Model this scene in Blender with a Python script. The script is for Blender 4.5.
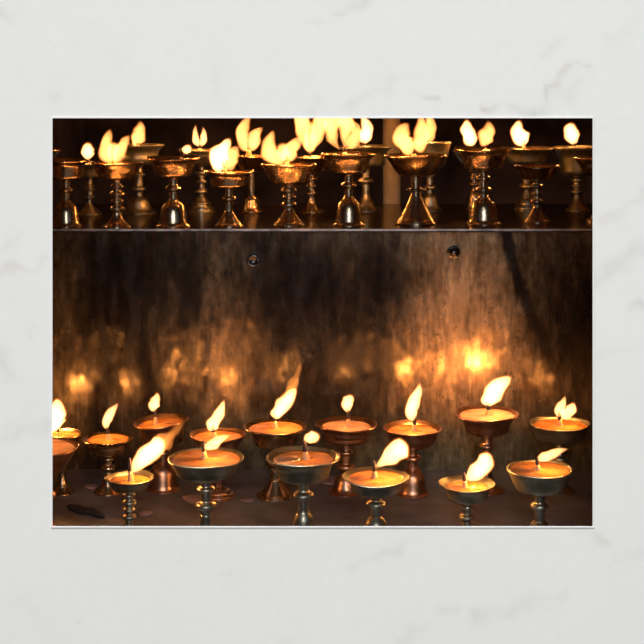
import bpy, math, random
from mathutils import Vector, noise, Matrix

for o in list(bpy.data.objects):
    bpy.data.objects.remove(o)
scene = bpy.context.scene
C = scene.collection
random.seed(7)

# ------------------------------------------------------------------ camera
F, HOR, CX = 1350.0, 70.0, 322.0        # focal length in px, eye level row, centre column
EYE = 0.536                             # eye height above the lower floor
SHELF = 0.323                           # height of the upper shelf
camd = bpy.data.cameras.new('camera')
cam = bpy.data.objects.new('camera', camd)
C.objects.link(cam)
cam.location = (0, 0, EYE)
cam.rotation_euler = (math.pi/2, 0, 0)
camd.sensor_width = 36
camd.lens = F/644*36
camd.shift_y = -(322-HOR)/644
camd.clip_start = 0.01
camd.dof.use_dof = True
camd.dof.focus_distance = 1.58
camd.dof.aperture_fstop = (camd.lens/1000)/0.0045
scene.camera = cam

# ------------------------------------------------------------------ world, sun, daylight, exposure
w = bpy.data.worlds.new('world')
scene.world = w
w.use_nodes = True
w.node_tree.nodes['Background'].inputs[0].default_value = (0.90, 0.95, 1.0, 1)
w.node_tree.nodes['Background'].inputs[1].default_value = 0.10

sd = bpy.data.lights.new('sun', 'SUN')
sd.energy = 9.05
sd.angle = math.radians(7)
sd.color = (1.0, 0.995, 0.985)
sun = bpy.data.objects.new('sun', sd)
C.objects.link(sun)
sun.rotation_euler = Vector((0.22, 0.19, -1)).to_track_quat('-Z', 'Y').to_euler()

ad = bpy.data.lights.new('daylight', 'AREA')     # soft daylight from the doorway behind the viewer
ad.shape = 'RECTANGLE'
ad.size, ad.size_y = 0.8, 0.9
ad.energy = 22
ad.color = (0.93, 0.97, 0.98)
day = bpy.data.objects.new('daylight', ad)
C.objects.link(day)
day.location = (0.08, -0.9, 1.05)
day.rotation_euler = (Vector((0, 1.7, 0.3)) - day.location).to_track_quat('-Z', 'Y').to_euler()

scene.view_settings.view_transform = 'Standard'
scene.view_settings.look = 'None'
scene.view_settings.exposure = 0.0
scene.view_settings.gamma = 1.0
scene.cycles.sample_clamp_indirect = 3.0
scene.cycles.max_bounces = 6
scene.cycles.volume_bounces = 0
scene.cycles.use_light_tree = True

# ------------------------------------------------------------------ helpers
def at(px, py, Y):
    return Vector(((px-CX)*Y/F, Y, EYE-(py-HOR)*Y/F))

def obj(name, verts, faces, mat, parent=None, smooth=True):
    me = bpy.data.meshes.new(name)
    me.from_pydata([tuple(v) for v in verts], [], faces)
    me.update()
    if smooth:
        me.shade_smooth()
    if mat:
        me.materials.append(mat)
    o = bpy.data.objects.new(name, me)
    C.objects.link(o)
    if parent:
        o.parent = parent
    return o

def tag(o, label=None, cat=None, group=None, kind=None):
    if label: o['label'] = label
    if cat: o['category'] = cat
    if group: o['group'] = group
    if kind: o['kind'] = kind
    return o

def empty(name, loc):
    o = bpy.data.objects.new(name, None)
    o.empty_display_size = 0.02
    C.objects.link(o)
    o.location = loc
    return o

def box(v, f, x0, x1, y0, y1, z0, z1):
    b = len(v)
    v += [(x0,y0,z0),(x1,y0,z0),(x1,y1,z0),(x0,y1,z0),(x0,y0,z1),(x1,y0,z1),(x1,y1,z1),(x0,y1,z1)]
    f += [tuple(b+i for i in q) for q in ((0,3,2,1),(4,5,6,7),(0,1,5,4),(1,2,6,5),(2,3,7,6),(3,0,4,7))]

def lathe(profile, seg=48, wob=None):
    """closed surface of revolution; profile runs from the axis to the axis"""
    v, f = [], []
    rings = []
    for r, z in profile:
        if r < 1e-6:
            rings.append([len(v)]); v.append((0, 0, z))
        else:
            ring = []
            for k in range(seg):
                a = 2*math.pi*k/seg
                rr, zz = (r, z) if not wob else wob(r, z, a)
                ring.append(len(v)); v.append((rr*math.cos(a), rr*math.sin(a), zz))
            rings.append(ring)
    for a, b in zip(rings, rings[1:]):
        for k in range(seg):
            k2 = (k+1) % seg
            if len(a) == 1 and len(b) == 1: continue
            if len(a) == 1: f.append((a[0], b[k2], b[k]))
            elif len(b) == 1: f.append((a[k], a[k2], b[0]))
            else: f.append((a[k], a[k2], b[k2], b[k]))
    return v, f

def sweep(points, radii, seg=20, rough=0.0, seed=0):
    """closed tube along points (in a roughly upright plane)"""
    v, f, n = [], [], len(points)
    rings = []
    for i, (p, r) in enumerate(zip(points, radii)):
        t = (points[min(i+1, n-1)] - points[max(i-1, 0)]).normalized()
        s = t.cross(Vector((0, 1, 0))).normalized()
        u = t.cross(s).normalized()
        ring = []
        for k in range(seg):
            a = 2*math.pi*k/seg
            d = s*math.cos(a) + u*math.sin(a)
            q = 1.0
            if rough:
                q = 1 + rough*noise.noise(Vector((math.cos(a)*0.9+seed*3.1, math.sin(a)*0.9, i*4.0/n+seed)))
            ring.append(len(v)); v.append(p + d*max(r*q, 1e-5))
        rings.append(ring)
    for a, b in zip(rings, rings[1:]):
        for k in range(seg):
            k2 = (k+1) % seg
            f.append((a[k], a[k2], b[k2], b[k]))
    f.append(tuple(reversed(rings[0]))); f.append(tuple(rings[-1]))
    return v, f

# ------------------------------------------------------------------ materials
def new_mat(name):
    m = bpy.data.materials.new(name)
    m.use_nodes = True
    nt = m.node_tree
    return m, nt, nt.nodes['Principled BSDF']

def node(nt, typ, **kw):
    n = nt.nodes.new(typ)
    for k, v in kw.items():
        setattr(n, k, v)
    return n

def metal(name, c1, c2, rough=0.24, flute=0.0, ring=0.25, metallic=1.0):
    m, nt, p = new_mat(name)
    L = nt.links.new
    tc = node(nt, 'ShaderNodeTexCoord')
    nz = node(nt, 'ShaderNodeTexNoise'); nz.inputs['Scale'].default_value = 55; nz.inputs['Detail'].default_value = 6
    L(tc.outputs['Object'], nz.inputs['Vector'])
    rp = node(nt, 'ShaderNodeValToRGB')
    rp.color_ramp.elements[0].position = 0.35; rp.color_ramp.elements[0].color = (*c2, 1)
    rp.color_ramp.elements[1].position = 0.62; rp.color_ramp.elements[1].color = (*c1, 1)
    L(nz.outputs['Fac'], rp.inputs['Fac'])
    L(rp.outputs['Color'], p.inputs['Base Color'])
    p.inputs['Metallic'].default_value = metallic
    mr = node(nt, 'ShaderNodeMapRange')
    mr.inputs['To Min'].default_value = rough+0.12; mr.inputs['To Max'].default_value = rough-0.06
    L(nz.outputs['Fac'], mr.inputs['Value']); L(mr.outputs['Result'], p.inputs['Roughness'])
    sp = node(nt, 'ShaderNodeSeparateXYZ'); L(tc.outputs['Object'], sp.inputs['Vector'])
    at2 = node(nt, 'ShaderNodeMath', operation='ARCTAN2'); L(sp.outputs['Y'], at2.inputs[0]); L(sp.outputs['X'], at2.inputs[1])
    cb = node(nt, 'ShaderNodeCombineXYZ')
    mu = node(nt, 'ShaderNodeMath', operation='MULTIPLY'); mu.inputs[1].default_value = 9 if flute else 1.0
    L(at2.outputs[0], mu.inputs[0]); L(mu.outputs[0], cb.inputs['X'])
    mz = node(nt, 'ShaderNodeMath', operation='MULTIPLY'); mz.inputs[1].default_value = 8 if flute else 900
    L(sp.outputs['Z'], mz.inputs[0]); L(mz.outputs[0], cb.inputs['Y'])
    n2 = node(nt, 'ShaderNodeTexNoise'); n2.inputs['Scale'].default_value = 1.0; n2.inputs['Detail'].default_value = 2
    L(cb.outputs[0], n2.inputs['Vector'])
    bp = node(nt, 'ShaderNodeBump'); bp.inputs['Strength'].default_value = flute or ring
    bp.inputs['Distance'].default_value = 0.0012 if flute else 0.0006
    L(n2.outputs['Fac'], bp.inputs['Height']); L(bp.outputs['Normal'], p.inputs['Normal'])
    return m

brass_bowl = metal('brass_bowl', (0.66, 0.46, 0.27), (0.40, 0.24, 0.13), 0.22, flute=0.3)
brass = metal('brass', (0.64, 0.50, 0.34), (0.34, 0.26, 0.19), 0.22)
bronze_bowl = metal('bronze_bowl', (0.50, 0.46, 0.34), (0.26, 0.24, 0.17), 0.40, ring=0.3)
bronze = metal('bronze', (0.60, 0.55, 0.43), (0.34, 0.31, 0.24), 0.32)
copper_bowl = metal('copper_bowl', (0.66, 0.38, 0.25), (0.34, 0.19, 0.13), 0.28, ring=0.35)
copper = metal('copper', (0.68, 0.42, 0.29), (0.36, 0.22, 0.16), 0.28)
METALS = {'brass': (brass_bowl, brass), 'bronze': (bronze_bowl, bronze), 'copper': (copper_bowl, copper)}

def butter_mat(name, c, rough):
    m, nt, p = new_mat(name)
    L = nt.links.new
    tc = node(nt, 'ShaderNodeTexCoord')
    nz = node(nt, 'ShaderNodeTexNoise'); nz.inputs['Scale'].default_value = 70; nz.inputs['Detail'].default_value = 3
    L(tc.outputs['Object'], nz.inputs['Vector'])
    rp = node(nt, 'ShaderNodeValToRGB')
    rp.color_ramp.elements[0].position = 0.3; rp.color_ramp.elements[0].color = (c[0]*.6, c[1]*.5, c[2]*.45, 1)
    rp.color_ramp.elements[1].position = 0.7; rp.color_ramp.elements[1].color = (*c, 1)
    L(nz.outputs['Fac'], rp.inputs['Fac']); L(rp.outputs['Color'], p.inputs['Base Color'])
    p.inputs['Roughness'].default_value = rough
    bp = node(nt, 'ShaderNodeBump'); bp.inputs['Strength'].default_value = 0.25; bp.inputs['Distance'].default_value = 0.001
    L(nz.outputs['Fac'], bp.inputs['Height']); L(bp.outputs['Normal'], p.inputs['Normal'])
    return m
butter_liquid = butter_mat('melted_butter', (0.62, 0.27, 0.07), 0.12)
butter_pale = butter_mat('set_butter', (0.70, 0.42, 0.26), 0.35)

m, nt, p = new_mat('charred_cotton'); wick_mat = m
p.inputs['Base Color'].default_value = (0.035, 0.022, 0.028, 1); p.inputs['Roughness'].default_value = 0.9
m, nt, p = new_mat('buttered_cotton'); wickbase_mat = m
p.inputs['Base Color'].default_value = (0.60, 0.32, 0.16, 1); p.inputs['Roughness'].default_value = 0.4

def flame_mat(name, col, k):
    m = bpy.data.materials.new(name); m.use_nodes = True
    nt = m.node_tree; nt.nodes.clear()
    out = node(nt, 'ShaderNodeOutputMaterial')
    em = node(nt, 'ShaderNodeEmission')
    em.inputs['Color'].default_value = (*col, 1); em.inputs['Strength'].default_value = k
    nt.links.new(em.outputs[0], out.inputs['Volume'])
    return m
flame_hot = flame_mat('flame_gas', (1.0, 0.47, 0.17), 290)
flame_soft = flame_mat('flame_gas_yellow', (1.0, 0.42, 0.12), 130)
flame_faint = flame_mat('flame_gas_trail', (1.0, 0.30, 0.05), 55)
flame_edge = flame_mat('flame_gas_edge', (1.0, 0.26, 0.04), 60)

def attr_mat(name, rough, metallic, bump, scale, dist=0.001, spec=0.5, stretch=(1, 1, 1), mult=0.35):
    """material whose stains come from the mesh colour pattern plus fine grain"""
    m, nt, p = new_mat(name)
    L = nt.links.new
    at_ = node(nt, 'ShaderNodeAttribute'); at_.attribute_name = 'pattern'
    tc = node(nt, 'ShaderNodeTexCoord')
    mp = node(nt, 'ShaderNodeMapping'); mp.inputs['Scale'].default_value = stretch
    L(tc.outputs['Object'], mp.inputs['Vector'])
    nz = node(nt, 'ShaderNodeTexNoise'); nz.inputs['Scale'].default_value = scale; nz.inputs['Detail'].default_value = 5
    L(mp.outputs[0], nz.inputs['Vector'])
    mr = node(nt, 'ShaderNodeMapRange'); mr.inputs['From Min'].default_value = 0.3; mr.inputs['From Max'].default_value = 0.7
    mr.inputs['To Min'].default_value = 1-mult; mr.inputs['To Max'].default_value = 1+mult
    L(nz.outputs['Fac'], mr.inputs['Value'])
    mx = node(nt, 'ShaderNodeVectorMath', operation='SCALE')
    L(at_.outputs['Color'], mx.inputs[0]); L(mr.outputs['Result'], mx.inputs['Scale'])
    L(mx.outputs[0], p.inputs['Base Color'])
    p.inputs['Roughness'].default_value = rough
    if metallic:      # patchy polish of the greasy sheet
        n4 = node(nt, 'ShaderNodeTexNoise'); n4.inputs['Scale'].default_value = 38; n4.inputs['Detail'].default_value = 7
        mp4 = node(nt, 'ShaderNodeMapping'); mp4.inputs['Scale'].default_value = (1.3, 1, 0.45)
        L(tc.outputs['Object'], mp4.inputs['Vector']); L(mp4.outputs[0], n4.inputs['Vector'])
        m4 = node(nt, 'ShaderNodeMapRange'); m4.inputs['From Min'].default_value = 0.38; m4.inputs['From Max'].default_value = 0.62
        m4.inputs['To Min'].default_value = rough*0.75; m4.inputs['To Max'].default_value = rough*1.9
        L(n4.outputs['Fac'], m4.inputs['Value']); L(m4.outputs['Result'], p.inputs['Roughness'])
    p.inputs['Metallic'].default_value = metallic
    p.inputs['Specular IOR Level'].default_value = spec
    if bump:
        n3 = node(nt, 'ShaderNodeTexNoise'); n3.inputs['Scale'].default_value = scale*1.5; n3.inputs['Detail'].default_value = 3
        L(tc.outputs['Object'], n3.inputs['Vector'])
        bp = node(nt, 'ShaderNodeBump'); bp.inputs['Strength'].default_value = bump; bp.inputs['Distance'].default_value = dist
        L(n3.outputs['Fac'], bp.inputs['Height']); L(bp.outputs['Normal'], p.inputs['Normal'])
    return m
marble_mat = attr_mat('white_marble', 0.75, 0.0, 0.0, 120, spec=0.1, mult=0.012)
panel_mat = attr_mat('sooty_sheet_metal', 0.17, 0.5, 0.24, 420, dist=0.0004, spec=0.32, stretch=(1, 1, 0.55), mult=0.12)

def plain(name, c1, c2, scale, rough, bump=0.2, metallic=0.0, stretch=(1, 1, 1), spec=0.5):
    m, nt, p = new_mat(name)
    L = nt.links.new
    tc = node(nt, 'ShaderNodeTexCoord')
    mp = node(nt, 'ShaderNodeMapping'); mp.inputs['Scale'].default_value = stretch
    L(tc.outputs['Object'], mp.inputs['Vector'])
    nz = node(nt, 'ShaderNodeTexNoise'); nz.inputs['Scale'].default_value = scale; nz.inputs['Detail'].default_value = 6
    L(mp.outputs[0], nz.inputs['Vector'])
    rp = node(nt, 'ShaderNodeValToRGB')
    rp.color_ramp.elements[0].position = 0.35; rp.color_ramp.elements[0].color = (*c1, 1)
    rp.color_ramp.elements[1].position = 0.65; rp.color_ramp.elements[1].color = (*c2, 1)
    L(nz.outputs['Fac'], rp.inputs['Fac']); L(rp.outputs['Color'], p.inputs['Base Color'])
    p.inputs['Roughness'].default_value = rough; p.inputs['Metallic'].default_value = metallic
    p.inputs['Specular IOR Level'].default_value = spec
    bp = node(nt, 'ShaderNodeBump'); bp.inputs['Strength'].default_value = bump; bp.inputs['Distance'].default_value = 0.001
    L(nz.outputs['Fac'], bp.inputs['Height']); L(bp.outputs['Normal'], p.inputs['Normal'])
    return m
floor_mat = plain('greasy_stone', (0.066, 0.056, 0.066), (0.145, 0.135, 0.145), 22, 0.5, 0.35)
shelf_mat = plain('polished_shelf_metal', (0.035, 0.024, 0.024), (0.075, 0.055, 0.052), 30, 0.16, 0.12, 0.6)
shelf_edge_mat = plain('pale_edge_metal', (0.20, 0.19, 0.20), (0.50, 0.48, 0.50), 60, 0.35, 0.2, 0.7)
wall_mat = plain('smoked_wall', (0.040, 0.026, 0.022), (0.16, 0.11, 0.09), 6, 0.9, 0.2, spec=0.1)
post_mat = plain('pale_stone', (0.6, 0.47, 0.30), (0.88, 0.74, 0.52), 14, 0.8, 0.3)
card_mat = plain('white_card', (0.80, 0.80, 0.79), (0.84, 0.84, 0.83), 90, 0.8, 0.0, spec=0.05)
bolt_mat = plain('dark_steel', (0.03, 0.028, 0.03), (0.16, 0.15, 0.16), 200, 0.3, 0.1, 1.0)
pit_mat = plain('light_trap_black', (0.004, 0.003, 0.003), (0.010, 0.008, 0.007), 20, 0.9, 0.1, spec=0.1)  # even black put on unseen surfaces to soak up stray light
char_mat = plain('char', (0.008, 0.006, 0.006), (0.02, 0.016, 0.015), 200, 0.7, 0.6)
chip_mat = plain('pale_wax', (0.20, 0.13, 0.13), (0.34, 0.24, 0.24), 60, 0.5, 0.3)

# ------------------------------------------------------------------ setting: marble wall with the opening
WY = 1.42
OL, OR_, OT, OB = 52.5, 592.6, 118.2, 526.3
veins = [
 ([(546,98),(560,78),(575,61),(586,64)], 4, .13, 1), ([(538,114),(560,96),(582,82)], 9, .055, 0),
 ([(540,56),(562,38)], 3, .05, 0), ([(420,95),(432,98)], 3, .14, 0), ([(346,110),(366,94),(395,80)], 5, .05, 1),
 ([(482,108),(493,109)], 3, .17, 1), ([(505,107),(520,108),(532,116)], 3, .09, 0), ([(338,12),(350,6),(368,0)], 5, .07, 0),
 ([(213,104),(222,72)], 9, .03, 0), ([(310,26),(318,20)], 2.5, .08, 0), ([(50,96),(58,92)], 3, .05, 0), ([(308,108),(318,100)], 4, .06, 1),
 ([(0,273),(18,268),(34,270),(46,258)], 5, .07, 1), ([(0,350),(6,375)], 8, .07, 0), ([(4,437),(30,431),(50,424)], 6, .05, 0),
 ([(0,254),(20,236)], 5, .04, 0), ([(0,10),(10,14)], 7, .05, 0), ([(28,340),(36,322)], 2, .05, 0),
 ([(597,228),(620,212),(646,192)], 4, .06, 1), ([(594,282),(614,270),(646,244)], 8, .07, 0), ([(630,306),(641,302)], 3, .11, 0),
 ([(594,356),(632,347)], 4, .035, 1), ([(610,40),(646,20)], 9, .02, 0),
 ([(350,573),(368,559),(402,548)], 6, .055, 1), ([(478,618),(515,607),(562,600)], 8, .07, 0), ([(398,642),(428,622),(455,609)], 5, .06, 0),
 ([(578,531),(608,543)], 4, .05, 1), ([(618,561),(646,553)], 6, .05, 0), ([(220,577),(228,573)], 2, .05, 0), ([(285,640),(292,637)], 4, .05, 0),
 ([(75,622),(79,620)], 1.6, .12, 0), ([(180,560),(205,572)], 3, .02, 0), ([(20,600),(60,640)], 10, .015, 0), ([(85,30),(120,60)], 14, .012, 0)]
def segd(px, py, a, b):
    ax, ay = a; bx, by = b
    dx, dy = bx-ax, by-ay
    t = max(0, min(1, ((px-ax)*dx+(py-ay)*dy)/(dx*dx+dy*dy)))
    return math.hypot(px-ax-t*dx, py-ay-t*dy)
def marble_col(px, py):
    n1 = noise.noise(Vector((px/22, py/22, 3.0)))
    qx, qy = px+9*noise.noise(Vector((px/16, py/16, 0))), py+9*noise.noise(Vector((px/16, py/16, 9)))
    r, g, b = 0.812, 0.800, 0.780
    tot = 0.010*noise.noise(Vector((px/60, py/60, 1)))
    for pts, wd, k, tan in veins:
        if min(abs(px-pts[0][0]), abs(px-pts[-1][0])) > 90: continue
        d = min(segd(qx, qy, pts[i], pts[i+1]) for i in range(len(pts)-1))
        e = 1.5*k*math.exp(-(d/wd)**2*1.2)*(0.75+0.9*n1)
        tot += e
        if tan: g -= 0.18*e; b -= 0.42*e
    s = 1-tot
    return (r*s, g*s, b*s, 1)

def lines(lo, hi, step, extra):
    v = [lo+(hi-lo)*i/int((hi-lo)/step) for i in range(int((hi-lo)/step)+1)]
    v = [q for q in v if all(abs(q-e) > step*0.5 for e in extra)] + list(extra)
    return sorted(v)
g = 1.2
xs = lines(-30, 674, 4, [OL-g, OR_+g]); ys = lines(-30, 674, 4, [OT-g, OB+g])
xs = [-420.] + xs + [1064.]; ys = [-160.] + ys + [690.]
mv, mf, cols = [], [], []
for py in ys:
    for px in xs:
        mv.append(at(px, py, WY)); cols.append(marble_col(px, py))
nx = len(xs)
for j in range(len(ys)-1):
    for i in range(nx-1):
        mx_, my_ = (xs[i]+xs[i+1])/2, (ys[j]+ys[j+1])/2
        if OL-g < mx_ < OR_+g and OT-g < my_ < OB+g: continue
        a = j*nx+i
        mf.append((a, a+nx, a+nx+1, a+1))
# splayed jambs and back face of the slab
def ringpts(x0, x1, y0, y1, Y, dx=0.0):
    p = [at(x0, y1, WY), at(x1, y1, WY), at(x1, y0, WY), at(x0, y0, WY)]
    s = [(-1,-1),(1,-1),(1,1),(-1,1)]
    return [Vector((q.x+dx*a, Y, q.z+dx*b)) for q, (a, b) in zip(p, s)]
T = 0.02
b0 = len(mv); mv += ringpts(OL-g, OR_+g, OT-g, OB+g, WY); mv += ringpts(OL-g, OR_+g, OT-g, OB+g, WY+T, 0.03)
mv += ringpts(-420, 1064, -160, 690, WY); mv += ringpts(-420, 1064, -160, 690, WY+T)
cols += [(0.825, 0.825, 0.812, 1)]*16
for k in range(4):
    k2 = (k+1) % 4
    mf.append((b0+k, b0+k2, b0+4+k2, b0+4+k))
    mf.append((b0+4+k, b0+4+k2, b0+12+k2, b0+12+k))
    mf.append((b0+12+k, b0+12+k2, b0+8+k2, b0+8+k))
wf = obj('wall_front', mv, mf, marble_mat, smooth=False)
wf.data.materials.append(pit_mat)
for p_ in wf.data.polygons:      # unseen inner side blackened so flame-lit marble doesn't mirror in the panel
    if p_.index >= len(mf)-12 and (p_.index-(len(mf)-12)) % 3 < 2: p_.material_index = 1
def set_pattern(o, cols):
    a = o.data.color_attributes.new('pattern', 'FLOAT_COLOR', 'POINT')
    a.data.foreach_set('color', [c for q in cols for c in q])
set_pattern(wf, cols)
tag(wf, 'white grey-veined marble surface surrounding the opening onto the lamps', kind='structure')

# thin white card edge around the opening
v, f = [], []
ow, th = 1.3, 0.0003
A = ringpts(OL, OR_, OT, OB, WY-th); B = ringpts(OL, OR_, OT, OB, WY+0.0002)
Cc = ringpts(OL-ow, OR_+ow, OT-ow, OB+ow, WY-th); D = ringpts(OL-ow, OR_+ow, OT-ow, OB+ow, WY+0.0002)
v = A+B+Cc+D
for k in range(4):
    k2 = (k+1) % 4
    f += [(k, k2, 8+k2, 8+k)[::-1], (k, 4+k, 4+k2, k2), (8+k, 8+k2, 12+k2, 12+k), (4+k, 12+k, 12+k2, 4+k2)]
tag(obj('trim_1', v, f, card_mat, smooth=False), 'thin white edge around the dark picture of lamps', kind='structure')

# alcove shell
X0, X1, YB, ZT = -0.52, 0.62, 3.0, 0.78
def slab(name, x0, x1, y0, y1, z0, z1, mat, label):
    v, f = [], []
    box(v, f, x0, x1, y0, y1, z0, z1)
    return tag(obj(name, v, f, mat, smooth=False), label, kind='structure')
slab('floor', X0, X1, 1.499, 1.83, -0.03, 0.0, floor_mat, 'dark reddish greasy ledge carrying the lower lamps')
slab('trim_2', X0, X1, WY+T, 1.499, -0.16, -0.14, pit_mat, 'unseen black pit added in front of the ledge to swallow sunlight')  # unseen pit added so sun doesn't bounce up onto the front lamps
slab('wall_left', X0-0.03, X0, WY+T, YB, -0.16, ZT, wall_mat, 'dark left wall of the shrine')
slab('wall_right', X1, X1+0.03, WY+T, YB, -0.16, ZT, wall_mat, 'dark right wall of the shrine')
slab('wall_back', X0-0.03, X1+0.03, YB, YB+0.03, -0.03, ZT+0.03, wall_mat, 'smoke darkened wall behind the upper lamps')
slab('ceiling', X0-0.03, X1+0.03, WY+T, YB, ZT, ZT+0.03, wall_mat, 'dark ceiling of the shrine')

# ------------------------------------------------------------------ stepped metal altar
PY = 1.81
altar = empty('altar', (0, PY, 0))
tag(altar, 'soot-stained sheet metal altar step with two bolts and a shelf on top', 'altar')
rows = [232, 260, 290, 320, 350, 380, 410, 440, 470]
colsx = [52, 75, 100, 125, 150, 170, 190, 215, 240, 265, 290, 320, 350, 380, 400, 430, 460, 490, 510, 530, 550, 575, 592]
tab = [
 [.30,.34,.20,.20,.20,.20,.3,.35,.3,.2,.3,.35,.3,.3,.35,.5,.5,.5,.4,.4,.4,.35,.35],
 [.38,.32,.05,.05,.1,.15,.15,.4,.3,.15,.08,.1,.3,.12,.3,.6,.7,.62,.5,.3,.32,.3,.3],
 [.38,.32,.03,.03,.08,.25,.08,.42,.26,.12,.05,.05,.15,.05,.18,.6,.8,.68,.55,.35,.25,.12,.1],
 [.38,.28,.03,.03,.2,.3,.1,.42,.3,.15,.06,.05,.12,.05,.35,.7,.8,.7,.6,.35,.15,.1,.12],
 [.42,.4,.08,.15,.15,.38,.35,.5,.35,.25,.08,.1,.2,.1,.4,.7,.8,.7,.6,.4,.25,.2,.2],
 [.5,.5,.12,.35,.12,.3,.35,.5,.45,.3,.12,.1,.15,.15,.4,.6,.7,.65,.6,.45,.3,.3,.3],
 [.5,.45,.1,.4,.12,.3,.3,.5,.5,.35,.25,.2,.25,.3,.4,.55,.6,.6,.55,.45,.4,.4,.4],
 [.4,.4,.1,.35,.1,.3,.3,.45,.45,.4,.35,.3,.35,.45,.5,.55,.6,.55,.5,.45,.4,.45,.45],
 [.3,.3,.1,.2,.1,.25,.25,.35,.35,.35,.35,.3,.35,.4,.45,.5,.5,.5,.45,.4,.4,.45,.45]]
def interp(lst, x):
    if x <= lst[0]: return 0, 0.0
    if x >= lst[-1]: return len(lst)-2, 1.0
    for i in range(len(lst)-1):
        if x <= lst[i+1]:
            return i, (x-lst[i])/(lst[i+1]-lst[i])
def panel_col(px, py):
    qx = px + 7*noise.noise(Vector((px/9, py/45, 0))) + 3*noise.noise(Vector((px/3.5, py/18, 5)))
    qy = py + 14*noise.noise(Vector((px/8, py/30, 7)))
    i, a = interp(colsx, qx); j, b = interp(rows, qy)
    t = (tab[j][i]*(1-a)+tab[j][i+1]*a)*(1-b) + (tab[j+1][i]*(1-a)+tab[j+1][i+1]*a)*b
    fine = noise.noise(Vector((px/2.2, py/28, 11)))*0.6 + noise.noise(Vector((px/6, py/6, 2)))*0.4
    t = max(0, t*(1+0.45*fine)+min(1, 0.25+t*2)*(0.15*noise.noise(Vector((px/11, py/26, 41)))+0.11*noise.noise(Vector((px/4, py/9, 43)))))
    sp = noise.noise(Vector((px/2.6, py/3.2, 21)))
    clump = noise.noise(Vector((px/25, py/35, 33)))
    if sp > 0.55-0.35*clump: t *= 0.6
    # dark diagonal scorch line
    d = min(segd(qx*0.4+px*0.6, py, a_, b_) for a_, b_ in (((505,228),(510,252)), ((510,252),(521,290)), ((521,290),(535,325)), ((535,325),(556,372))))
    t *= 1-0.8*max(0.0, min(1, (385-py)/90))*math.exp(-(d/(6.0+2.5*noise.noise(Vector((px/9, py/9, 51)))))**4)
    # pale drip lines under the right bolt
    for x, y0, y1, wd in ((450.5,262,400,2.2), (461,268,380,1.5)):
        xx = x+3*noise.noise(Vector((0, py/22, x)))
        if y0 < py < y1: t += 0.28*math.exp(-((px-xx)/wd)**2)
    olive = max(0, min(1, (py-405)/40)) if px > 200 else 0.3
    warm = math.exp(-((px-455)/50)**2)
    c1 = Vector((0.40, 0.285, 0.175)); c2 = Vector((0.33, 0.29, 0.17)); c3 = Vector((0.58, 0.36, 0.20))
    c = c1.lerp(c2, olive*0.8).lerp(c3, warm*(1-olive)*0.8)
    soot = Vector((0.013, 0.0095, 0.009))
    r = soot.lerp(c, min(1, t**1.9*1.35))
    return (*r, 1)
px0, px1 = CX+X0*F/PY, CX+X1*F/PY
nxp, nyp = 640, 190
v, f, cols = [], [], []
for j in range(nyp+1):
    z = SHELF-0.002 - (SHELF-0.002)*j/nyp
    for i in range(nxp+1):
        x = X0+(X1-X0)*i/nxp
        px, py = CX+x*F/PY, HOR+(EYE-z)*F/PY
        # slight dents of the sheet
        dy = 0.0012*noise.noise(Vector((x*9, z*6, 4))) + 0.00035*noise.noise(Vector((x*70, z*55, 8)))
        v.append((x, dy, z)); cols.append(panel_col(px, py))
n1 = nxp+1
for j in range(nyp):
    for i in range(nxp):
        a = j*n1+i
        f.append((a, a+n1, a+n1+1, a+1))
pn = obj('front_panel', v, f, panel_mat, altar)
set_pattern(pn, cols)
v, f = [], []
box(v, f, X0, X1, -0.004, 0.34, SHELF-0.004, SHELF)
sh = obj('shelf_top', v, f, shelf_mat, altar, smooth=False)
v, f = [], []
box(v, f, X0, X1, -0.0055, -0.0035, SHELF-0.0022, SHELF+0.0004)  # lighter grey strip along the shelf's front edge
tag(obj('shelf_edge', v, f, shelf_edge_mat, altar, smooth=False), 'light grey metal edge')
v, f = [], []
box(v, f, X0, X1, 0.33, 0.34, 0, SHELF-0.004)
obj('back_panel', v, f, wall_mat, altar, smooth=False)
for (bx, by, rr, lab) in ((253.5, 260.5, 0.0088, 'small hollow ring bolt'), (453.5, 252, 0.0088, 'dark domed bolt head')):
    c = at(bx, by, PY)
    if bx < 300:
        pf = [(0, 0.002), (rr*.45, 0.002), (rr*.55, 0.0035), (rr*.8, 0.0055), (rr, 0.004), (rr, -0.003), (0, -0.003)]
    else:
        pf = [(0, 0.009), (rr*.3, 0.0085), (rr*.5, 0.0068), (rr*.62, 0.003), (rr*.7, 0.002), (rr*.95, 0.0025), (rr, 0.001), (rr, -0.003), (0, -0.003)]
    v, f = lathe(list(reversed(pf)), 28)
    v = [(x+c.x, -z, y+c.z) for x, y, z in v]
    tag(obj('bolt', v, f, bolt_mat, altar), lab)

# pale pillar standing behind the shelf
def pillar():
    Y = 2.55
    a, b = at(383, 118, Y), at(400, 118, Y)
    r = (b.x-a.x)/2
    cx = (a.x+b.x)/2
    pr = [(0,0),(r*1.7,0),(r*1.7,.03),(r*1.25,.045),(r*1.05,.07),(r,.3),(r*1.05,.47),(r*.92,.5),(r*1.0,.53),(r*1.15,.6),(r*1.5,.72),(r*1.7,ZT),(0,ZT)]
    v, f = lathe(pr, 24, lambda r_, z, a_: (r_*(1+0.10*noise.noise(Vector((math.cos(a_)*1.5, math.sin(a_)*1.5, z*14)))), z))
    o = obj('pillar', v, f, post_mat)
    o.location = (cx, Y, 0)
    tag(o, 'pale blurred stone pillar standing in the dark behind the upper shelf', 'pillar')
pillar()

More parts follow.
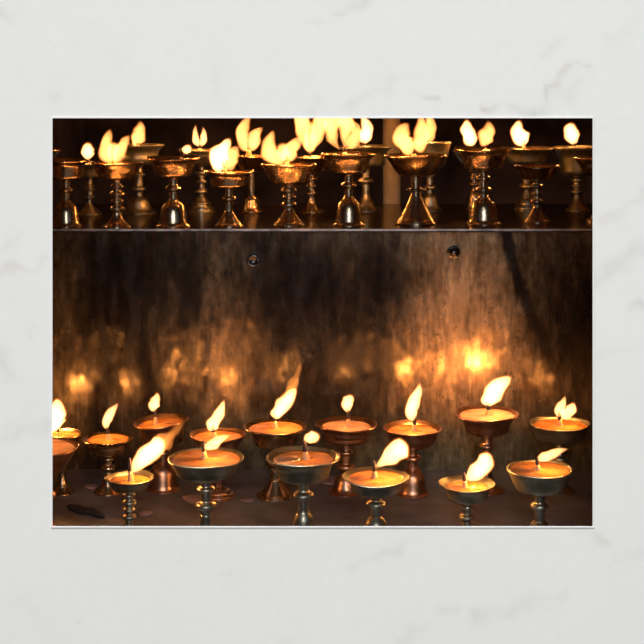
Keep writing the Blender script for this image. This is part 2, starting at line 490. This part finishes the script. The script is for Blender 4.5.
# ------------------------------------------------------------------ butter lamps
def knop_stem(z0, z1, r0, n, big, r_top):
    """profile of the turned stem between the foot and the bowl"""
    pr = []
    N = 26*max(n, 1)//2+16
    for i in range(N+1):
        t = i/N
        r = r0 + (r_top-r0)*max(0, (t-0.86)/0.14)**2
        for k in range(n):
            c = (k+0.55)/n*0.86
            amp = big[k % len(big)]
            wdt = min(0.42/n, amp*0.8/max(z1-z0, 1e-4))
            d = abs(t-c)/wdt
            if d < 1: r = max(r, r0 + amp*math.sqrt(1-d*d))
        pr.append((r, z0+(z1-z0)*t))
    return pr

def foot_profile(kind, rf, rs, h):
    if kind == 'bell':
        k = [(0,1.0),(.03,1.0),(.05,.95),(.12,.84),(.22,.74),(.40,.66),(.62,.60),(.78,.54),(.88,.45),(.95,.34)]
    elif kind == 'cone':
        k = [(0,1.0),(.05,1.0),(.07,.94),(.12,.92),(.14,.86),(.35,.68),(.60,.47),(.80,.34),(.92,.27)]
    elif kind == 'step':
        k = [(0,1.0),(.04,1.0),(.07,.92),(.20,.86),(.24,.92),(.28,.92),(.32,.74),(.50,.68),(.54,.74),(.60,.74),(.63,.52),(.8,.42),(.92,.30)]
    elif kind == 'tall':
        k = [(0,1.0),(.02,1.0),(.04,.93),(.10,.85),(.22,.80),(.50,.74),(.70,.66),(.82,.52),(.90,.36)]
    elif kind == 'flare':
        k = [(0,1.0),(.04,1.0),(.06,.94),(.14,.80),(.28,.60),(.48,.44),(.70,.33),(.90,.25)]
    pr = [(0, 0)]
    # densify
    pts = [(t*h, max(q*rf, rs) if t else rf) for t, q in k] + [(h, rs)]
    for (za, ra), (zb, rb) in zip(pts, pts[1:]):
        pr.append((ra, za))
        pr.append(((ra+rb)/2*0.995, (za+zb)/2))
    pr.append((rs, h)); pr.append((0, h))
    return pr

def bowl_profile(kind, R, rb, zb, zr, rs, rings):
    h = zr-zb
    th = 0.0012
    if kind == 'lip':      # steep wall with a wide flared lip
        k = [(.0,rb*.80),(.03,rb*.93),(.08,rb),(.30,rb+(R*.80-rb)*.25),(.55,rb+(R*.80-rb)*.60),(.70,R*.80),(.80,R*.86),(.89,R*.95),(.94,R)]
    elif kind == 'open':   # straight tapered wall
        k = [(.0,rb*.80),(.04,rb*.95),(.09,rb),(.35,rb+(R-rb)*.30),(.60,rb+(R-rb)*.55),(.80,rb+(R-rb)*.78),(.93,R*.985),(.95,R)]
    else:                  # 'round': rounded belly with a lip
        k = [(.0,R*.22),(.06,R*.42),(.16,R*.60),(.32,R*.73),(.52,R*.81),(.70,R*.84),(.82,R*.88),(.91,R*.96),(.95,R)]
    pr = [(0, zb), (min(rs, k[0][1]*.8), zb)]
    pts = [(zb+t*h, r) for t, r in k]
    for n_, ((za, ra), (zc, rc)) in enumerate(zip(pts, pts[1:])):
        pr.append((ra, za)); pr.append(((ra+rc)/2, (za+zc)/2))
    if rings:              # turned grooves around the wall
        new = []
        for r, z in pr:
            t = (z-zb)/h
            for q in rings:
                if abs(t-q) < 0.045: r += 0.0013
            new.append((r, z))
        pr = new
    pr += [(R, zr-.02*h), (R*.995, zr), (R*.965, zr+.0004), (R*.94, zr-.03*h)]
    inner = [(zb+t*h, r) for t, r in k if 0.15 < t < 0.93]
    for z, r in reversed(inner):
        pr.append((max(r-th*1.4, 0.002), z+0.0006))
    pr += [(rb*.6, zb+h*.12+.0008), (0, zb+h*.10+.0008)]
    return pr

def inner_radius(profile, zl):
    """radius of the bowl's inside at height zl"""
    top = max(range(len(profile)), key=lambda i: profile[i][1])
    pts = profile[top:]
    for (ra, za), (rb, zb) in zip(pts, pts[1:]):
        if zb <= zl <= za:
            return ra+(rb-ra)*((za-zl)/(za-zb+1e-9))
    return pts[-2][0]

def flame_mesh(pts, hw, kind, seed):
    ctrl = pts
    N = 30
    P, Rr = [], []
    for i in range(N+1):
        t = i/N
        # Bezier through 2..4 points
        n = len(ctrl)-1
        q = Vector((0, 0, 0))
        for k, c in enumerate(ctrl):
            q += c*(math.comb(n, k)*t**k*(1-t)**(n-k))
        P.append(q)
        if kind == 'candle':   r = (t**.55)*((1-t)**.85)/0.52
        elif kind == 'round':  r = (t**.5)*((1-t)**.5)/0.5
        elif kind == 'streak': r = min(1, (t/.45)**.55)*min(1, ((1-t)/.16)**.5)
        elif kind == 'trail':  r = min(1, (t/.3)**.5)*(1-t)**.6*(1+0.18*math.sin(t*17+seed))
        elif kind == 'fan':    r = min(1, (t/.75)**.8)*min(1, ((1-t)/.12)**.6)
        else:                  r = (t**.4)*((1-t)**.65)/0.52
        Rr.append(max(hw*r, 2e-5))
    return sweep(P, Rr, 20, 0.42 if kind in ('blob', 'fan', 'trail') else 0.3, seed)

lamp_no = 0
def lamp(surf, cx, base_y, foot_hw, foot_top, foot_kind, bowl_bot, bowl_hw, rim_y, rim_hw, bowl_kind,
         label, met='brass', knops=2, disc=None, rings=(), fill=.86, pale=False, flames=(), wick=None,
         Y=None, tilt=0, power=1.0, group='butter lamps on the upper shelf', dip=0, cat='butter lamp'):
    """all lengths are given as they are seen, and turned into metres at the lamp's own distance"""
    global lamp_no
    lamp_no += 1
    h0 = SHELF if surf == 'shelf' else 0.0
    if Y is None:
        Yf = (EYE-h0)*F/(base_y-HOR)
        Y = Yf/(1-foot_hw/F)
        Y = Yf + foot_hw*Y/F
    s = Y/F
    z_of = lambda py: EYE-(py-HOR)*s - h0
    x0 = (cx-CX)*s
    root = empty('butter_lamp', (x0, Y, h0))
    tag(root, label, cat, group)
    R, rb, rf = rim_hw*s, bowl_hw*s*(1.0 if surf == 'shelf' else 1.08), foot_hw*s
    zr, zb, zf = z_of(rim_y), z_of(bowl_bot), z_of(foot_top)
    # the bowl's underside and the foot's shoulder are nearer than the axis: allow for the viewing angle
    sl = (bowl_bot-HOR)/F
    zb = zb + rb*sl*0.8
    zf = max(zf, 0.012)
    rs = max(R*0.155, 0.0040)
    mb, ms = METALS[met]
    wobs = lamp_no*1.7
    # foot
    v, f = lathe(foot_profile(foot_kind, rf, rs*1.05, zf), 48)
    obj('foot', v, f, ms, root)
    # stem
    big = (R*.13, R*.09)
    pr = knop_stem(zf-0.0008, zb+0.0006, rs, knops, big, R*0.24) if knops else knop_stem(zf-.0008, zb+.0006, rs, 0, big, R*.2)
    if disc:
        zd = z_of(disc)
        pr2 = []
        for r, z in pr:
            d = abs(z-zd)/0.0022
            pr2.append((max(r, R*.33*math.sqrt(max(0, 1-d*d))), z))
        pr = pr2
    v, f = lathe([(0, pr[0][1])] + pr + [(0, pr[-1][1])], 36)
    obj('stem', v, f, ms, root)
    # bowl
    bp = bowl_profile(bowl_kind, R, rb, zb, zr, R*.2, rings)
    wob = lambda r, z, a: (r*(1+0.006*math.sin(2*a+wobs)+0.004*math.sin(5*a+wobs*2)), z+(0.0007*math.sin(2*a+wobs*3)+0.0004*math.sin(3*a+wobs))*(r/R)**3)
    v, f = lathe(bp, 64, wob)
    T_ = Matrix.Translation((0, 0, zb)) @ Matrix.Rotation(math.radians(-tilt), 4, 'Y') @ Matrix.Translation((0, 0, -zb))
    v = [T_ @ Vector(q) for q in v]
    obj('bowl', v, f, mb, root)
    # butter
    zl = zb+(zr-zb)*fill
    ri = inner_radius(bp, zl)*0.995
    v, f = lathe([(0, zl-.004), (ri*.88, zl-.004), (ri, zl+.0006), (ri*.96, zl-.0001), (ri*.85, zl-.0005), (ri*.5, zl-.0004), (ri*.25, zl), (ri*.12, zl+.0012), (0, zl+.002)],
                 40, lambda r, z, a: (r, z+0.0004*math.sin(3*a+wobs)*(r < ri*.9)))
    T2 = T_
    v = [T2 @ Vector(q) for q in v]
    obj('butter', v, f, butter_pale if pale else butter_liquid, root)
    # wick
    def loc(px, py):
        return Vector(((px-cx)*s, 0, z_of(py)))
    if wick:
        (bx, tx, ty, wr) = wick           # base x, tip x, tip y, half width
        b = Vector(((bx-cx)*s, 0, zl+.0005)); t = loc(tx, ty)
        if t.z < b.z+.003: t.z = b.z+.003
        m_ = b.lerp(t, .5) + Vector((0.0006, 0, 0))
        m1 = b.lerp(t, .45)
        v, f = sweep([b-Vector((0, 0, .003)), b, b.lerp(t, .25), m1], [wr*s*2.3, wr*s*2.0, wr*s*1.25, wr*s*.9], 14, .15, lamp_no)
        wo = obj('wick', v, f, wickbase_mat, root)
        v, f = sweep([b.lerp(t, .38), m1, b.lerp(t, .8), t], [wr*s*.85, wr*s, wr*s*.95, wr*s*.45], 12, .25, lamp_no+3)
        tag(obj('charred_tip', v, f, wick_mat, wo), 'blackened wick tip')
    for i, fl in enumerate(flames):
        pts, hw, kind = fl[0], fl[1], fl[2]
        mat = {'h': flame_hot, 's': flame_soft, 'f': flame_faint}[fl[3] if len(fl) > 3 else 'h']
        P = [loc(*q) for q in pts]
        if mat is flame_soft: hw *= 0.86
        v, f = flame_mesh(P, hw*s, kind, lamp_no*2.3+i)
        fo = obj('flame', v, f, mat, root)
        if mat is not flame_faint:
            v, f = flame_mesh([P[0]]+P[1:-1]+[P[-1]+(P[-1]-P[-2]).normalized()*1.6*s], hw*s*1.13, kind, lamp_no*2.3+i)
            tag(obj('flame_edge', v, f, flame_edge, fo), 'thin orange outer edge of the flame')
        if mat is flame_faint: continue
        ld = bpy.data.lights.new('flame_light', 'POINT')
        ld.color = (1.0, 0.40, 0.09)
        ln = (P[-1]-P[0]).length
        ld.energy = (0.075 if surf == 'shelf' else 0.095)*power*min(3.2, max(0.35, ln*hw*s/(0.022*0.008)))/max(1, len([q for q in flames if len(q) < 4 or q[3] != 'f']))**.3
        ld.shadow_soft_size = hw*s*0.55
        lo = bpy.data.objects.new('flame_light', ld)
        C.objects.link(lo)
        lo.parent = root
        q = Vector((0, 0, 0)); n = len(P)-1
        for k, c in enumerate(P):
            q += c*(math.comb(n, k)*.45**k*.55**(n-k))
        lo.location = q
    return root

U = 'shelf'
# ---- upper shelf, back row
lamp(U, 38, 214, 12, 198, 'bell', 168, 17, 149, 24, 'lip', 'brass lamp at the back left corner of the shelf, only its golden rim showing', 'brass', 2)
lamp(U, 89.5, 215, 12.5, 203, 'cone', 178, 12, 163, 19, 'lip', 'slim dark lamp between the two leftmost front lamps on the shelf, small round flame', 'bronze', 2,
     disc=190, wick=(89.5, 89.5, 158, 1.2), flames=[([(89.5,159),(86,152),(89,143.5)], 6.0, 'round')])
lamp(U, 139, 214.5, 18, 196, 'bell', 165, 18, 144.4, 25.5, 'lip', 'tall brass lamp at the back of the shelf, left part hidden by a twin-flamed lamp', 'bronze', 2, rings=(.3,),
     wick=(138, 138, 142, 2), flames=[([(137,146),(134,138),(143,132),(140,122)], 8.0, 'blob', 's')])
lamp(U, 201.5, 213, 14, 196, 'step', 165, 16, 149.5, 23, 'open', 'dark bronze stepped-foot lamp at the back of the shelf with a forked pale flame', 'bronze', 3, rings=(.4,.6),
     wick=(200, 200, 144, 1.4), flames=[([(199.5,146),(193,140),(196,125)], 4.6, 'candle'), ([(200,146),(206,139),(203,127)], 4.6, 'candle')])
lamp(U, 251.5, 213, 12.5, 195, 'bell', 171, 15, 155.5, 22, 'open', 'brass lamp with a plain thin stem and tall broad flame, behind two front lamps', 'brass', 0,
     wick=(249, 248, 140, 2), flames=[([(249,150),(240,140),(238,128),(250,117)], 8, 'blob', 's'), ([(249,150),(254,143),(252,134),(262,128)], 8, 'blob', 's')])
lamp(U, 311.5, 213, 12.5, 197, 'flare', 172.5, 16, 157, 22, 'open', 'brass lamp with a tall V-shaped flame standing behind on the shelf', 'brass', 3,
     wick=(310, 310, 152, 1.6), flames=[([(310,154),(305,145),(300,128),(302,112)], 8.5, 'fan', 's'), ([(310,154),(314,145),(321,132),(320,112)], 8.5, 'fan', 's'), ([(310,152),(311,142),(311,132),(311,122)], 8, 'blob', 's')])
lamp(U, 366, 212, 17, 193, 'flare', 167, 19, 146, 26.5, 'lip', 'dark lamp with a disc on its stem, standing just left of the pale pillar', 'bronze', 1, disc=181,
     wick=(364, 364, 141, 2), flames=[([(362,143),(367,136),(370,126),(361,116)], 6.5, 'blob')])
lamp(U, 430, 211.5, 13, 193, 'bell', 168, 15, 142, 21, 'open', 'lamp mostly hidden behind the cone-footed lamp, with a tall narrow flame', 'bronze', 2, rings=(.5,),
     wick=(428, 428, 139, 1.5), flames=[([(428,142),(432,132),(431,124),(428,112)], 6.5, 'blob', 's')])
lamp(U, 474.5, 211, 11, 188, 'tall', 164, 14, 151, 22, 'open', 'brass lamp hidden behind a broad lamp, its slender foot and white flame visible', 'brass', 3,
     wick=(474, 474, 143, 1.5), flames=[([(475,144),(469,139),(466,130),(467,120)], 7.5, 'blob')])
lamp(U, 527, 211.5, 13, 193, 'step', 164, 19, 147.8, 27, 'lip', 'tall bronze lamp behind the smallest shelf lamp, with an upright oval flame', 'bronze', 2,
     wick=(524, 524, 140, 1.5), flames=[([(526,144),(521,138),(514,130),(520,121)], 8.2, 'blob')])
lamp(U, 577.5, 212, 12, 194, 'cone', 176, 17, 146.7, 23.8, 'lip', 'bronze lamp near the right edge with an egg-shaped flame and beaded stem', 'bronze', 3,
     wick=(574.5, 574.5, 141, 1.2), flames=[([(575.5,144),(572,137),(569,130),(573,124)], 7.0, 'round')])
# ---- upper shelf, front row
lamp(U, 66, 227.7, 16.5, 200, 'tall', 180, 17, 160, 22.5, 'lip', 'unlit brass lamp with a bell foot, leftmost in the front of the upper shelf', 'brass', 1)
lamp(U, 117, 228.3, 15.5, 212, 'flare', 180, 17, 162.5, 26, 'open', 'brass lamp with a many-ringed stem and two-pointed flame on the shelf', 'brass', 4, rings=(.3,.5),
     wick=(113, 112, 150, 1.8), flames=[([(113,162),(103,152),(105,142),(110,130)], 8.2, 'blob', 's'), ([(113,162),(119,152),(121,146),(129,136)], 8, 'blob', 's'), ([(113,161),(113,154),(113,148),(113,143)], 7, 'round', 's')])
lamp(U, 173.3, 227.9, 17.5, 199, 'tall', 177.5, 17.5, 157.5, 27.5, 'lip', 'brass lamp with tall bell foot, golden rim and a tiny flame at its right', 'brass', 1, fill=.8,
     wick=(180, 184, 152, 1.2), flames=[([(184,153),(186,150),(190,146)], 4.6, 'round')])
lamp(U, 229, 227.7, 14.5, 209, 'cone', 188, 18, 171, 25, 'lip', 'short brass shelf lamp with a cone foot and a large leaning flame', 'brass', 1, rings=(),
     wick=(226, 222, 161, 1.5), flames=[([(224,169),(212,160),(222,150),(230,139)], 9.5, 'blob'), ([(226,169),(232,162),(230,154),(238,147)], 8.5, 'blob', 's')])
lamp(U, 289, 226.7, 16, 208, 'cone', 185, 18, 164, 27.5, 'open', 'brass shelf lamp with ringed stem and a broad horned flame', 'brass', 3, rings=(.12,),
     wick=(287, 287, 155, 1.8), flames=[([(285,162),(266,158),(266,146),(273,131)], 9.5, 'blob', 's'), ([(288,162),(288,154),(290,147),(302,138)], 9.5, 'blob', 's'), ([(286,161),(284,154),(283,149),(282,144)], 8, 'round', 's')])
lamp(U, 348.8, 226.7, 17, 196, 'tall', 174, 18, 153, 27.5, 'lip', 'brass lamp with a tall bell foot under a broad many-tongued flame', 'brass', 1,
     wick=(345, 345, 147, 1.8), flames=[([(341,150),(330,142),(330,128),(332,114)], 9.5, 'fan', 's'), ([(345,150),(346,140),(346,128),(346,114)], 9.5, 'fan', 's'), ([(348,148),(356,140),(360,130),(352,122)], 7, 'blob', 's')])
lamp(U, 415.8, 226, 21, 193, 'cone', 176.5, 18.5, 155, 31.5, 'open', 'brass lamp with straight conical foot and stem disc under a tall ragged flame', 'brass', 0, disc=189.5,
     wick=(414, 414, 148, 2), flames=[([(414,152),(400,144),(398,134),(408,124)], 10.5, 'blob', 's'), ([(416,151),(424,142),(424,130),(420,115)], 9, 'blob', 's')])
lamp(U, 483.4, 225.5, 18, 196, 'tall', 170.5, 19, 148.5, 29, 'lip', 'broad brass lamp with bell foot and a yellow flame, right of the conical-footed lamp', 'brass', 2,
     wick=(486, 487, 143, 1.5), flames=[([(486,146),(482,138),(492,132),(488,122)], 8.8, 'blob', 's')])
lamp(U, 537, 223.5, 14, 205, 'cone', 180.5, 14, 165.5, 22.5, 'open', 'smallest unlit brass lamp on the shelf, with ringed stem, near the right edge', 'brass', 3)
lamp(U, 602, 223.5, 16, 205, 'cone', 176, 18, 158, 28, 'open', 'brass lamp cut off by the right edge at the front of the upper shelf', 'brass', 2,
     wick=(606, 607, 151, 1.8), flames=[([(607,156),(603,148),(612,140),(608,128)], 6.5, 'blob')])  # unseen flame beyond the right edge, added to light this end

G = 'butter lamps on the lower ledge'
# ---- lower ledge, back row
lamp('f', 62, 496, 12.5, 474, 'flare', 458, 13, 433, 19.5, 'open', 'brass lamp with tall flame at the left ledge end, behind a pale-buttered one', 'brass', 1, group=G,
     wick=(58, 58, 427, 1.2), flames=[([(58,430),(50,420),(58,412),(57,399)], 10.5, 'blob')])
lamp('f', 108.3, 496.5, 14.5, 472, 'flare', 456, 17, 438, 25.5, 'lip', 'round-lipped brass lamp left of the tilted lamp, with an upright flame and dark wick', 'brass', 2, group=G, rings=(.4,),
     wick=(108.5, 107, 426, 1.6), flames=[([(107,429),(104,418),(112,412),(118,403)], 6.2, 'candle')])
lamp('f', 163, 494.5, 18, 461, 'tall', 447, 19, 420.5, 28, 'lip', 'tilted brass lamp with bell foot and small flame, behind a long wind-blown flame', 'copper', 1, group=G, tilt=5, fill=.84,
     wick=(156, 155, 408, 1.4), flames=[([(154,411),(151,405),(158,400),(157,393)], 5.4, 'blob')])
lamp('f', 218, 502, 17, 485, 'step', 463, 18, 434, 28.5, 'lip', 'copper lamp half hidden behind the large dark bronze lamp with grooved bowl', 'copper', 2, group=G,
     wick=(214, 213, 425, 2.0), flames=[([(212,431),(210,424),(221,416),(224,400)], 6.2, 'blob')])
lamp('f', 275.5, 502, 19, 478, 'cone', 450, 19, 426, 32, 'lip', 'brass lamp with cone foot and long flame streaming up to the right', 'brass', 1, group=G,
     wick=(275.5, 274, 412, 1.6), flames=[([(274,418),(278,410),(290,399),(296,388)], 7.6, 'blob'), ([(280,410),(288,396),(296,382),(301,362)], 8.5, 'trail', 'f'), ([(284,402),(290,394),(294,386),(298,376)], 6, 'trail', 'f')])
lamp('f', 346, 497.5, 18.5, 474, 'bell', 446, 19.5, 423.5, 31, 'lip', 'copper lamp with two gold rings round its bowl and a tiny upright flame', 'copper', 2, group=G, rings=(.2, .52), pale=True, fill=.8,
     wick=(348, 348.5, 408, 1.6), flames=[([(349,412),(344,405),(350,401),(350,395)], 5.8, 'round')])
lamp('f', 412.5, 498.5, 17, 466, 'tall', 453, 18, 427.5, 30, 'round', 'round-bellied copper lamp with a tall pointed flame, right of centre', 'copper', 1, group=G, fill=.82,
     wick=(414, 415, 416, 1.8), flames=[([(414,421),(406,408),(419,396),(420,383)], 8.6, 'candle')])
lamp('f', 487, 496, 17.5, 473, 'flare', 437, 20, 413, 32.5, 'lip', 'tall copper lamp raised above its neighbours, its flame leaning right', 'copper', 2, group=G, pale=True,
     wick=(489, 488.5, 402, 2.2), flames=[([(488,406),(489,394),(498,386),(511,377)], 9.2, 'blob')])
lamp('f', 560, 496, 16, 475, 'flare', 445, 22, 423, 30, 'open', 'dark wide lamp at the right of the back row with a short ragged flame', 'bronze', 1, group=G, fill=.8,
     wick=(560, 559, 411, 1.8), flames=[([(560,417),(556,410),(564,405),(565,396)], 6.2, 'candle'), ([(561,416),(568,414),(574,408),(573,403)], 5.6, 'blob')])
# ---- lower ledge, front row
lamp('f', 47, 0, 18, 515, 'flare', 476, 15, 446.5, 31.5, 'open', 'front lamp cut by the left edge, filled with pale set butter', 'copper', 1, group=G, Y=1.56, pale=True, fill=.9,
     wick=(45, 43, 436, 1.8), flames=[([(42,441),(36,434),(38,424),(34,412)], 6.5, 'blob')])  # unseen flame beyond the left edge, added to brighten butter and bowl
lamp('f', 129.5, 0, 14, 520, 'flare', 492.5, 17, 477, 24.5, 'open', 'small dark lamp with a beaded stem and the longest wind-blown flame', 'bronze', 4, group=G, Y=1.545, fill=.6,
     wick=(131, 129.5, 458, 1.9), flames=[([(131,472),(140,462),(152,448),(164,441)], 8.8, 'streak'), ([(146,460),(160,444),(168,438),(184,422)], 11, 'trail', 'f'), ([(150,456),(160,446),(168,440),(176,430)], 7.5, 'trail', 'f')])
lamp('f', 206, 0, 17, 514, 'flare', 483, 25, 457.5, 38, 'open', 'largest dark bronze lamp, brim-full of butter, with its flame blown to the right', 'bronze', 2, group=G, Y=1.53, rings=(.25,), fill=.9,
     wick=(204.5, 203, 441, 2.0), flames=[([(203,447),(212,448),(218,438),(230,436)], 6.6, 'candle')])
lamp('f', 303.3, 0, 17, 510, 'bell', 484.5, 23, 456, 37, 'lip', 'wide silvery bronze lamp in the middle of the front row with a tiny flame', 'bronze', 1, group=G, Y=1.53, fill=.84,
     wick=(306, 304, 441, 2.3), flames=[([(305,441),(308,437),(314,438),(319,435)], 5.6, 'round')])
lamp('f', 376, 0, 19, 516, 'bell', 497, 23, 476.5, 34, 'lip', 'grooved bronze lamp with glowing orange butter and a broad flame blown right', 'bronze', 1, group=G, Y=1.53, rings=(.25,.5), fill=.84,
     wick=(375, 374, 461, 1.9), flames=[([(374,467),(385,463),(394,451),(408,446)], 9.6, 'fan')])
lamp('f', 467, 0, 15, 522, 'flare', 504, 19, 483, 28.5, 'lip', 'small dark lamp with golden inner rim and a curved flame blown right', 'bronze', 2, group=G, Y=1.55, rings=(.35,), fill=.7,
     wick=(465, 464, 472, 1.8), flames=[([(465,477),(474,478),(482,466),(490,454)], 8.4, 'streak')])
lamp('f', 539.5, 0, 17, 520, 'bell', 496, 22, 468.5, 33, 'open', 'dark lamp filled with smooth orange butter, its flat flame pointing right', 'bronze', 1, group=G, Y=1.54, fill=.9, rings=(.3,),
     wick=(538, 537, 457, 2.0), flames=[([(537,459),(545,458),(555,451),(568,449)], 6.4, 'candle')])

# ------------------------------------------------------------------ bits lying on the ledge
def ground(px, py):
    Y = EYE*F/(py-HOR)
    return Vector(((px-CX)*Y/F, Y, 0))
def flat_bit(name, outline, h, mat, label, cat, group=None):
    """a low piece with a rounded top, lying on the ledge"""
    P = [ground(*q) for q in outline]
    c = sum(P, Vector((0, 0, 0)))/len(P)
    fine = []
    n = len(P)
    for i in range(n):
        for k in range(4):
            t = k/4
            p0, p1, p2, p3 = P[i-1], P[i], P[(i+1) % n], P[(i+2) % n]
            fine.append(0.5*((2*p1)+(-p0+p2)*t+(2*p0-5*p1+4*p2-p3)*t*t+(-p0+3*p1-3*p2+p3)*t**3))
    v, f = [], []
    m_ = len(fine)
    for sc_, z in ((1, 0.0), (1, h*.5), (.88, h*.9), (.5, h)):
        for q in fine:
            d = q-c
            v.append((d.x*sc_, d.y*sc_, z+(0.25*h*noise.noise(q*90) if z > 0 else 0)))
    for r in range(3):
        for k in range(m_):
            k2 = (k+1) % m_
            f.append((r*m_+k, r*m_+k2, (r+1)*m_+k2, (r+1)*m_+k))
    f.append(tuple(3*m_+k for k in range(m_)))
    f.append(tuple(reversed(range(m_))))
    o = obj(name, v, f, mat)
    o.location = (c.x, c.y, 0)
    return tag(o, label, cat, group)
flat_bit('charred_stick', [(67,507),(76,506),(83,509),(92,510),(101,514),(105,518),(97,518),(88,515),(80,514),(72,511)], .004, char_mat, 'black charred stick lying on the ledge near the left edge', 'charred stick')
flat_bit('wooden_sliver', [(311,478),(325,477),(345,480),(364,482),(361,486),(340,486),(313,482)], .003, chip_mat, 'long pale sliver lying on the ledge behind the grooved bronze lamp', 'sliver')
WX = 'spilled wax patches on the ledge'
flat_bit('wax_drip', [(140,513),(149,511.5),(153,513),(148,515.5),(141,515.5)], .0015, chip_mat, 'small oval wax patch right of the beaded-stem lamp', 'wax patch', WX)
flat_bit('wax_drip', [(183,497),(195,495),(206,499),(196,504),(186,501)], .001, chip_mat, 'wax patch beside the stem of the largest dark lamp', 'wax patch', WX)
flat_bit('wax_drip', [(240,500),(250,498.5),(254,500),(248,502.5)], .001, chip_mat, 'little wax patch left of the cone-footed lamp with the streaming flame', 'wax patch', WX)
flat_bit('wax_drip', [(84,486),(92,484.5),(98,486),(92,489)], .001, chip_mat, 'wax speck on the ledge left of the round-lipped brass lamp', 'wax patch', WX)
